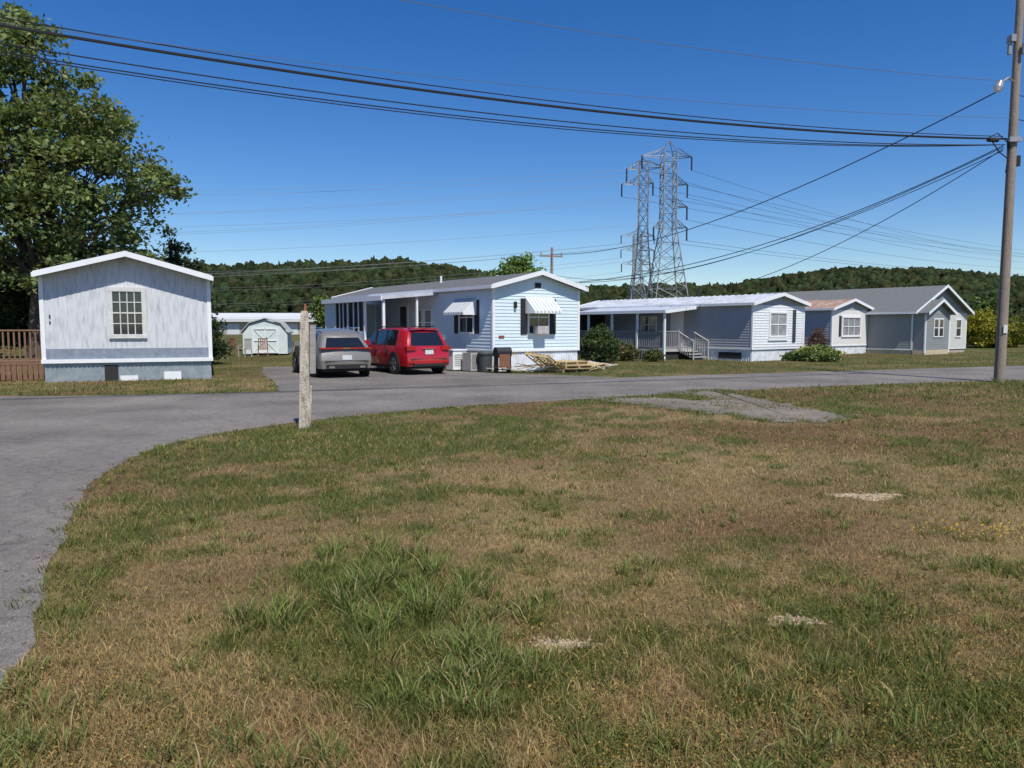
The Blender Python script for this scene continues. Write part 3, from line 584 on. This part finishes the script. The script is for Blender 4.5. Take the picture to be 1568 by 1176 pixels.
# ------------------------------------------------------------------ cars
def suv(name,loc,head,L,Wd,H,paint,style):
    g=G(name,loc,math.radians(head)); w=Wd/2; f=L/4.75
    ys=[0,.14,.4,.8,1.3,1.9,2.5,2.95,3.3,3.65,4.1,4.45,4.65,4.75]
    zt=[H-.10,H-.08,H-.04,H-.015,H,H,H-.03,H-.09,H-.32,1.10,1.04,.97,.86,.70]
    if style=='silver': zt[0]-=.09; zt[1]-=.07; zt[2]-=.05; zt[3]-=.02; zt[7]-=.03
    wy=[.90,.955,.985,1,1,1,1,1,1,.99,.97,.93,.86,.76]; zb0=H*.63
    rings=[]
    for i,y in enumerate(ys):
        zb=min(zb0-.03+.0*y,zt[i]-.05); ww=w*wy[i]; grn=zt[i]>1.15
        lv=[(.80*ww,.27),(.965*ww,.31),(1.0*ww,.58),(.99*ww,.80 if zb>.85 else zb-.08),(.95*ww,zb)]
        if grn:
            k=min(1,(zt[i]-zb)/.55); e_=.04 if style=='silver' else 0; lv+=[((.95-(.19+e_)*k)*ww,zt[i]-.07-e_),((.95-(.27+2*e_)*k)*ww,zt[i]-.015-e_*.4),(0,zt[i]+.02)]
        else: lv+=[(.86*ww,zt[i]-.02),(.7*ww,zt[i]),(0,zt[i]+.02)]
        sh=[.1,.02,0,.05,.09,.36,.42,.46] if style=='red' else [.14,.04,0,.07,.15,.52,.58,.62]
        rings.append([(x,(y+ (sh[k_]*max(0,1-y/1.3)))*f,z) for k_,(x,z) in enumerate(lv)])
    body=g("body",paint,True); gl=g("glass",m_cara,True); pl=g("lower_cladding",m_plastic,True)
    for i in range(len(ys)-1):
        for k in range(7):
            for sg in(-1,1):
                q=[rings[i][k],rings[i+1][k],rings[i+1][k+1],rings[i][k+1]]; q=[(sg*p[0],p[1],p[2]) for p in q]
                mb=body
                if k==0: mb=pl
                if k==4 and 3<=i<=8: mb=gl
                if k>=5 and i in(7,8) : mb=gl
                mb.poly(q,[(0,1,2,3)] if sg>0 else [(3,2,1,0)])
    cols=[-1,-.84,-.45,0,.45,.84,1]
    for k in range(0,7):
        for c in range(6):
            a,b_=cols[c],cols[c+1]; r0=rings[0][k];r1=rings[0][k+1]
            bl=lambda cc,r:(cc*r[0],r[1]-.06*(1-cc*cc),r[2])
            q=[bl(a,r0),bl(b_,r0),bl(b_,r1),bl(a,r1)]; mb=body
            if k==0: mb=pl
            if k==4 and 1<=c<=4: mb=gl
            if r1[0]<1e-6 : q=[bl(a,r0),bl(b_,r0),(0,r0[1]+.02,r1[2])]; mb.poly(q,[(0,1,2)])
            else: mb.poly(q,[(0,1,2,3)])
    fr=rings[-1]
    for k in range(7): mb=body if k>2 else pl; mb.poly([(-fr[k][0],fr[k][1],fr[k][2]),(fr[k][0],fr[k][1],fr[k][2]),(fr[k+1][0],fr[k+1][1]+.001,fr[k+1][2]),(-fr[k+1][0],fr[k+1][1]+.001,fr[k+1][2])],[(0,1,2,3)])
    # pillars
    for y0,y1 in((1.62,1.72),(2.55,2.66)):
        for sg in(-1,1):
            zb=zb0-.04; zr=H-.075; xo=w*.95+.008; xi=w*(.762 if style=='red' else .725)+.008
            g("pillars",m_plastic).poly([(sg*xo,(y0-.05)*f,zb),(sg*xo,y1*f,zb),(sg*xi,(y1+.12)*f,zr),(sg*xi,(y0+.12)*f,zr)],[(0,1,2,3)])
    # wheels
    for yc in(.93*f,3.8*f):
        for sg in(-1,1):
            g("wheel_arches",m_plastic).cyl((sg*(w*.9),yc,.37),(sg*(w+.006),yc,.37),.43,n=24)
            g("tyres",m_tyre,True).cyl((sg*(w-.2),yc,.345),(sg*(w+.022),yc,.345),.345,n=24)
            g("rims",m_rim,True).cyl((sg*(w),yc,.345),(sg*(w+.026),yc,.345),.235,n=20)
            g("rim_gaps",m_plastic).cyl((sg*w,yc,.345),(sg*(w+.029),yc,.345),.2,n=20)
            for s in range(5):
                a=2*math.pi*s/5+.3; g("spokes",m_rim).mbox(Matrix.Translation((sg*(w+.03),yc+math.cos(a)*.11,.345+math.sin(a)*.11))@Matrix.Rotation(a,4,'X'),.012,.24,.06)
    # rear details
    zl=zb0-.02
    if style=='red':
        for sg in(-1,1):
            g("tail_lamps",m_lamp).box(min(sg*w*.55,sg*w*.93),max(sg*w*.55,sg*w*.93),-.012,.2,.86,1.0)
            g("reflectors",m_lamp).box(min(sg*w*.62,sg*w*.86),max(sg*w*.62,sg*w*.86),-.045,0.1,.42,.46)
        g("bumper_insert",m_plastic).box(-.62,.62,-.072,.1,.30,.40); g("plate",m_plate).box(-.16,.16,-.046,.1,.72,.87); g("badge_bar",m_chrome).box(-.25,.25,-.04,.1,.90,.925)
    else:
        g("tail_lamps",m_lamp).box(-w*.93,w*.93,-.012,.2,.955,1.0); g("lamp_divider",m_chrome).box(-w*.12,w*.12,-.026,.1,.962,.992)
        g("plate",m_plate).box(-.16,.16,-.066,.1,.60,.75); g("bumper_insert",m_plastic).box(-.68,.68,-.07,.1,.31,.45)
        g("exhausts",m_chrome).box(-.6,-.42,-.085,.05,.33,.40);g("exhausts",m_chrome).box(.42,.6,-.085,.05,.33,.40)
    g("rear_wiper",m_plastic).cyl((-.02,.085,zl+.05),(.32,.12,zl+.13),.012,n=4)
    g("tailgate_seam",m_plastic).box(-w*.78,w*.78,-.058,.02,.565,.575)
    for sg in(-1,1):
        g("mirrors",paint).mbox(Matrix.Translation((sg*(w+.09),3.05*f,zl+.08)),.2,.12,.15)
        g("door_handles",m_chrome if style!='red' else paint).box(min(sg*w*.98,sg*(w+.03)),max(sg*w*.98,sg*(w+.03)),1.35*f,1.55*f,.86,.89); g("door_handles",m_chrome).box(min(sg*w*.98,sg*(w+.03)),max(sg*w*.98,sg*(w+.03)),2.3*f,2.5*f,.86,.89)
        g("roof_rails",m_chrome if style!='red' else m_plastic).cyl((sg*w*.68,.75*f,H+.035),(sg*w*.68,2.7*f,H+.015),.02,n=6)
        g("door_seams",m_plastic).box(min(sg*(w-.02),sg*(w+.002)),max(sg*(w-.02),sg*(w+.002)),1.66*f,1.675*f,.36,.95);g("door_seams",m_plastic).box(min(sg*(w-.02),sg*(w+.002)),max(sg*(w-.02),sg*(w+.002)),2.6*f,2.615*f,.36,.95)
        g("headlamps",m_lampw).box(min(sg*w*.5,sg*w*.8),max(sg*w*.5,sg*w*.8),4.5*f,4.74*f,.72,.84)
    g("underbody",m_plastic).box(-w*.78,w*.78,.3,L-.3,.2,.3)
    if style=='red': g("spoiler",paint).box(-w*.62,w*.62,.28,.5,H-.07,H-.03)
    g.done()
def at_corner(x,y,head,Wd): a=math.radians(head); return (x+math.cos(a)*Wd/2,y+math.sin(a)*Wd/2,.008)
suv("red_suv",at_corner(-3.68,25.5,34,1.83),34,4.85,1.83,1.66,m_red,'red')
suv("silver_suv",at_corner(-6.27,23.95,28,1.86),28,4.55,1.86,1.62,m_silver,'silver')
# ------------------------------------------------------------------ foreground post
g=G("wooden_post",(-3.5,12.4,0),math.radians(12)); b=g("post",m_post)
lv=[(0,.108),(.35,.098),(.7,.09),(1.1,.083),(1.6,.08),(1.9,.076),(1.98,.056)]
pts=[]
for z,r in lv:
    for a in(45,135,225,315): pts.append((math.cos(math.radians(a))*r*1.2+z*.018+R(-.006,.006),math.sin(math.radians(a))*r*1.2+R(-.006,.006),z-.02))
fs=[(4*k+i,4*k+(i+1)%4,4*k+4+(i+1)%4,4*k+4+i) for k in range(len(lv)-1) for i in range(4)]+[(24,25,26,27)]; b.poly(pts,fs)
g("rusty_top_pin",M("rust",(.25,.09,.04),.8,.3)).cyl((.045,0,1.9),(.05,0,2.08),.03,.02,6)
g("nailed_board",M("grey_board",(.3,.29,.27),.9,.25,5,stretch=(1,1,5))).mbox(Matrix.Translation((.148,.05,1.32))@Matrix.Rotation(.02,4,'Y')@Matrix.Rotation(math.radians(15),4,'Z'),.10,.04,.82)
g("brace",m_post).mbox(Matrix.Translation((.09,.05,.35))@Matrix.Rotation(.05,4,'Y'),.05,.09,.7)
g.done()
# ------------------------------------------------------------------ utility poles and wires
def upole(name,loc,h,r,xarm=True,lamp=False,az=0):
    g=G(name,loc,az); g("pole",m_pole,True).cyl((0,0,-.1),(.05,0,h),r*1.1,r*.72,14)
    if lamp:
        g("lamp_arm",m_steel).tube([Vector((0,0,8.95)),Vector((-.25,-.1,9.05)),Vector((-.55,-.2,8.85))],[.03,.03,.03],6)
        g("lamp_head",m_ceram,True).cyl((-.55,-.2,8.9),(-.62,-.22,8.72),.09,.13,12); g("lamp_bowl",m_white,True).cyl((-.62,-.22,8.72),(-.66,-.23,8.62),.14,.08,12)
        g("bracket",m_ceram).box(-.22,-.08,-.12,.12,10.1,10.3); g("bracket",m_ceram).cyl((.1,-.2,9.7),(.1,-.2,10.0),.06,n=8); g("bracket",m_ceram).cyl((-.2,0,9.75),(-.2,0,10.1),.06,n=8)
        g("splice_box",m_plastic).cyl((-.9,-.33,7.2),(-.55,-.2,7.22),.07,n=8); g("drop_loops",m_wire).tube([Vector((-.8,-.3,7.2)),Vector((-.5,-.25,6.85)),Vector((-.2,-.15,6.7)),Vector((-.12,0,7.3))],[.018]*4,5)
        g("drop_loops",m_wire).tube([Vector((-.9,-.3,7.25)),Vector((-.5,-.1,7.45)),Vector((-.1,-.1,7.1)),Vector((-.13,0,6.3))],[.015]*4,5)
        g("hardware",m_ceram).box(-.18,.18,-.2,-.12,7.18,7.32); g("meter_box",m_plastic).cyl((.2,0,6.5),(.2,0,6.8),.09,n=8); g("ground_wire",m_wire).cyl((-.16,-.08,0),(-.12,-.06,8),.012,n=4)
        g("tag",m_plate).box(-.06,.06,-.175,-.16,1.5,1.75)
    elif xarm:
        g("crossarm",m_pole).box(-.9,.9,-.06,.06,h-.7,h-.58)
        for x in(-.8,0,.8): g("insulators",m_ceram).cyl((x,0,h-.58),(x,0,h-.35),.05,n=6)
    g.done()
upole("utility_pole",(14.96,22.65,0),11.9,.14,lamp=True)
upole("utility_pole",(-25.2,7.3,0),11.5,.17)
upole("utility_pole",(2.95,56,0),7.6,.13,az=.3)
lines=G("power_lines")
def wire(p0,p1,sag,r,part,mat=None,n=28,k=5):
    p0=Vector(p0);p1=Vector(p1); pts=[p0.lerp(p1,i/n)-Vector((0,0,sag*4*(i/n)*(1-i/n))) for i in range(n+1)]; lines(part,mat or m_wire,True).tube(pts,[r]*(n+1),k)
A=(14.75,22.55,7.28)
wire(A,(-25.1,7.3,8.73),1.2,.03,"trunk_cable",n=60)
wire((14.6,22.5,7.34),(-25.1,7.3,8.85),1.16,.012,"messenger",n=60)
for s,zz,r in((1.36,8.6,.013),(1.45,8.5,.013),(1.53,8.55,.011)): wire((14.75,22.6,7.12),(-25.1,7.4,zz),s,r,"secondary",n=50)
wire((14.95,22.6,8.95),(-25.1,7.3,10.5),1.15,.008,"primary",m_hv,50)
wire((14.5,22.5,8.7),(2.95,56,7.1),1.3,.02,"cable")
wire((14.7,22.6,7.1),(2.75,30.3,3.5),.75,.014,"drop");wire((14.7,22.6,7.0),(9.2,40,3.3),.8,.014,"drop");wire((14.7,22.6,7.05),(2.95,56,5.6),1.7,.013,"drop")
wire((14.7,22.6,6.95),(2.0,42,4.2),1.2,.012,"drop")
wire((15.0,22.65,7.9),(60,40,8.2),1,.013,"secondary");wire((15.0,22.65,8.6),(60,40,9.5),1,.012,"secondary")
wire((14.9,22.6,7.9),(-25.1,7.3,7.9),.9,.006,"thin",m_hv)
lines.done()
# ------------------------------------------------------------------ transmission towers
def tower(name,loc,rz,h,bw,tw,arms,nl=11,t=.11,peak=2.5):
    g=G(name,loc,rz); b=g("lattice",m_steel); zs=[h*(1-(1-i/nl)**1.15) for i in range(nl+1)]
    def cr(z):
        k=min(1,z/(h*.6)); q=(bw*(1-k)+tw*k)/2; return [Vector((sx*q,sy*q,z)) for sx,sy in((-1,-1),(1,-1),(1,1),(-1,1))]
    for i in range(nl):
        a=cr(zs[i]);c=cr(zs[i+1])
        for j in range(4):
            b.cyl(a[j],c[j],t*1.2,n=4,cap=False); b.cyl(a[j],c[(j+1)%4],t*.65,n=3,cap=False); b.cyl(a[(j+1)%4],c[j],t*.65,n=3,cap=False); b.cyl(c[j],c[(j+1)%4],t*.6,n=3,cap=False)
    ap=Vector((0,0,h+peak)); [b.cyl(p,ap,t*.8,n=3,cap=False) for p in cr(h)]
    tips=[]
    for z,l,r in arms:
        q=cr(z)[1].x
        for s,ln in((-1,l),(1,r)):
            if ln<=0: continue
            tip=Vector((s*(q+ln),0,z+.2))
            for yy in(-q,q):
                b.cyl((s*q,yy,z),tip,t*.8,n=3,cap=False); b.cyl((s*q,yy,z+1.6),tip,t*.7,n=3,cap=False); b.cyl((s*(q+ln*.5),yy*.5,z+.1),(s*q,yy,z+1.6),t*.5,n=3,cap=False); b.cyl((s*(q+ln*.5),yy*.5,z+.1),(s*(q+ln*.5),yy*.5,z+.95),t*.5,n=3,cap=False)
            g("insulators",m_plastic).cyl(tip,tip-Vector((0,0,2.6)),.17,n=5); tips.append(tip-Vector((0,0,2.6)))
    g.done(); mt=Matrix.Translation(loc)@Matrix.Rotation(rz,4,'Z'); return [mt@p for p in tips]
TA=tower("transmission_tower",(31.2,150,0),.12,36,8.6,2.6,[(35.2,4.2,3.4),(29.8,0,2.6),(25.4,0,2.6),(21.3,1.6,2.6)],13)
TB=tower("transmission_tower",(27.6,158,0),-.25,36,5.5,1.9,[(34.6,2.6,3.2),(31.5,3.6,1)],12,peak=.8)
TC=tower("transmission_tower",(40.3,240,0),.1,31,8,2.4,[(30.5,4.2,4.2),(26,4.2,4.2),(21.5,4,4)],10,t=.13)
hv=G("high_voltage_lines"); lines=hv
for i,p in enumerate(TA+TB):
    wire(p,(-330,110+i*2,p.z+2+i),9+i*.7,.03,"conductors",m_hv,30,3)
    wire(p,(470+i*14,620,52+p.z*.35),10,.04,"conductors",m_hv,30,3)
for i,p in enumerate(TC): wire(p,(-300,300+i*3,p.z+2),8+i*.6,.04,"conductors",m_hv,24,3)
hv.done()
# ------------------------------------------------------------------ yard clutter
def pallet(g,M0):
    b=g("pallet",m_pallet)
    for i in range(7): b.mbox(M0@Matrix.Translation((0,-.52+i*.173,.11)),1.2,.1,.018)
    for x in(-.56,0,.56): b.mbox(M0@Matrix.Translation((x,0,.055)),.04,1.14,.088)
    for y in(-.5,0,.5): b.mbox(M0@Matrix.Translation((0,y,.001)),1.2,.1,.018)
g=G("pallet_stack",(2.1,27.6,0),math.radians(36))
for i in range(3): pallet(g,Matrix.Translation((R(-.1,.1),R(-.1,.1),.02+.14*i))@Matrix.Rotation(R(-.25,.25),4,'Z'))
pallet(g,Matrix.Translation((-.9,.3,.35))@Matrix.Rotation(.5,4,'Y')@Matrix.Rotation(.2,4,'Z')); pallet(g,Matrix.Translation((1.0,.2,.1))@Matrix.Rotation(-.15,4,'Y')); g.done()
g=G("lumber_pile",(.6,27.7,0),math.radians(30))
for i in range(34): g("boards" if i%3 else "painted_boards",m_board if i%3 else m_white).mbox(Matrix.Translation((R(-.9,3.6),R(-.5,.6),R(.03,.28)))@Matrix.Rotation(R(-.6,.6),4,'Z')@Matrix.Rotation(R(-.25,.25),4,'Y'),R(.7,2.0),R(.07,.16),R(.02,.04))
g.done()
g=G("utility_cabinet",(-2.15,28.5,0),math.radians(36)); g("case",m_white).box(-.3,.3,-.25,.25,.05,.78); g("lid",m_white).box(-.33,.33,-.28,.28,.781,.83)
for i in range(6): g("louvres",m_greywood).box(-.24,.24,-.262,-.252,.2+.08*i,.24+.08*i)
g("feet",m_dark).box(-.28,.28,-.22,.22,0,.049); g.done()
def bin_(loc,mat,h=.85):
    g=G("trash_can",loc,R(-.5,.5)); g("can",mat,True).cyl((0,0,.02),(0,0,h),.22,.28,14); g("lid",mat,True).cyl((0,0,h+.001),(0,0,h+.09),.31,.2,14); g("rim",mat,True).cyl((0,0,h-.05),(0,0,h-.005),.3,.3,14); g.done()
bin_((-1.0,27.75,0),M("dark_bin",(.06,.07,.07),.6,.1),.7)
g=G("air_conditioner_unit",(-1.45,28.1,0),math.radians(36)); g("case",m_greywood).box(-.33,.33,-.3,.3,.04,.72); g("base",m_dark).box(-.36,.36,-.33,.33,0,.039); g("fan_cap",m_dark,True).cyl((0,0,.721),(0,0,.76),.25,n=16)
for i in range(11): g("fins",m_dark).box(-.28+.053*i,-.262+.053*i,-.312,-.301,.1,.66)
g.done()
g=G("barbecue_grill",(-.35,27.15,0),.5); g("bowl",m_black,True).cyl((-.3,0,.75),(.3,0,.75),.2,n=12); g("legs",m_plastic).box(-.28,-.24,-.15,.15,0,.7);g("legs",m_plastic).box(.24,.28,-.15,.15,0,.7); g("shelf",m_wood).box(-.3,.3,-.2,.2,.2,.24); g("side_table",m_wood).box(.31,.6,-.15,.15,.7,.73); g("panel",M("rust_panel",(.2,.09,.05),.8,.2)).box(-.22,.22,-.19,-.16,.25,.7); g.done()
def chair(loc,rz,mat):
    g=G("patio_chair",loc,rz); b=g("frame",mat); b.box(-.27,.27,-.25,.25,.42,.46)
    for x in(-.27,.23):
        for y in(-.25,.21): b.box(x,x+.04,y,y+.04,0,.42)
        b.box(x,x+.04,-.25,.25,.64,.67); b.box(x,x+.04,-.25,-.21,.46,.64)
    for i in range(5): b.box(-.25+.11*i,-.19+.11*i,.21,.25,.46,.98)
    b.box(-.27,.27,.205,.255,.98,1.04); g.done()
m_ch=M("chair_brown",(.25,.12,.07),.7,.15)
chair((-17.4,42,0),.8,m_ch);chair((-16.3,42.6,0),-.6,m_ch);chair((-16.9,41,0),2.6,m_ch);chair((-14.9,41.3,0),-2,m_greywood);chair((-14.0,41.6,0),.3,m_ch)
g=G("patio_table",(-16.8,41.8,0)); g("top",m_wood,True).cyl((0,0,.7),(0,0,.74),.55,n=20); g("leg",m_wood).cyl((0,0,0),(0,0,.7),.05); g("base",m_wood).cyl((0,0,0),(0,0,.05),.3); g.done()
# small cloud low over the ridge
bm=bmesh.new()
for i in range(22):
    mt=Matrix.Translation((790+i*7+R(-5,5),3000+R(-10,10),150+R(-4,6)))@Matrix.Diagonal((R(9,16),14,R(6,11),1)); bmesh.ops.create_icosphere(bm,subdivisions=3,radius=1,matrix=mt)
me=D.meshes.new("cloud"); bm.to_mesh(me); bm.free(); me.materials.append(m_cloud); me.polygons.foreach_set("use_smooth",[True]*len(me.polygons)); link(D.objects.new("cloud",me))
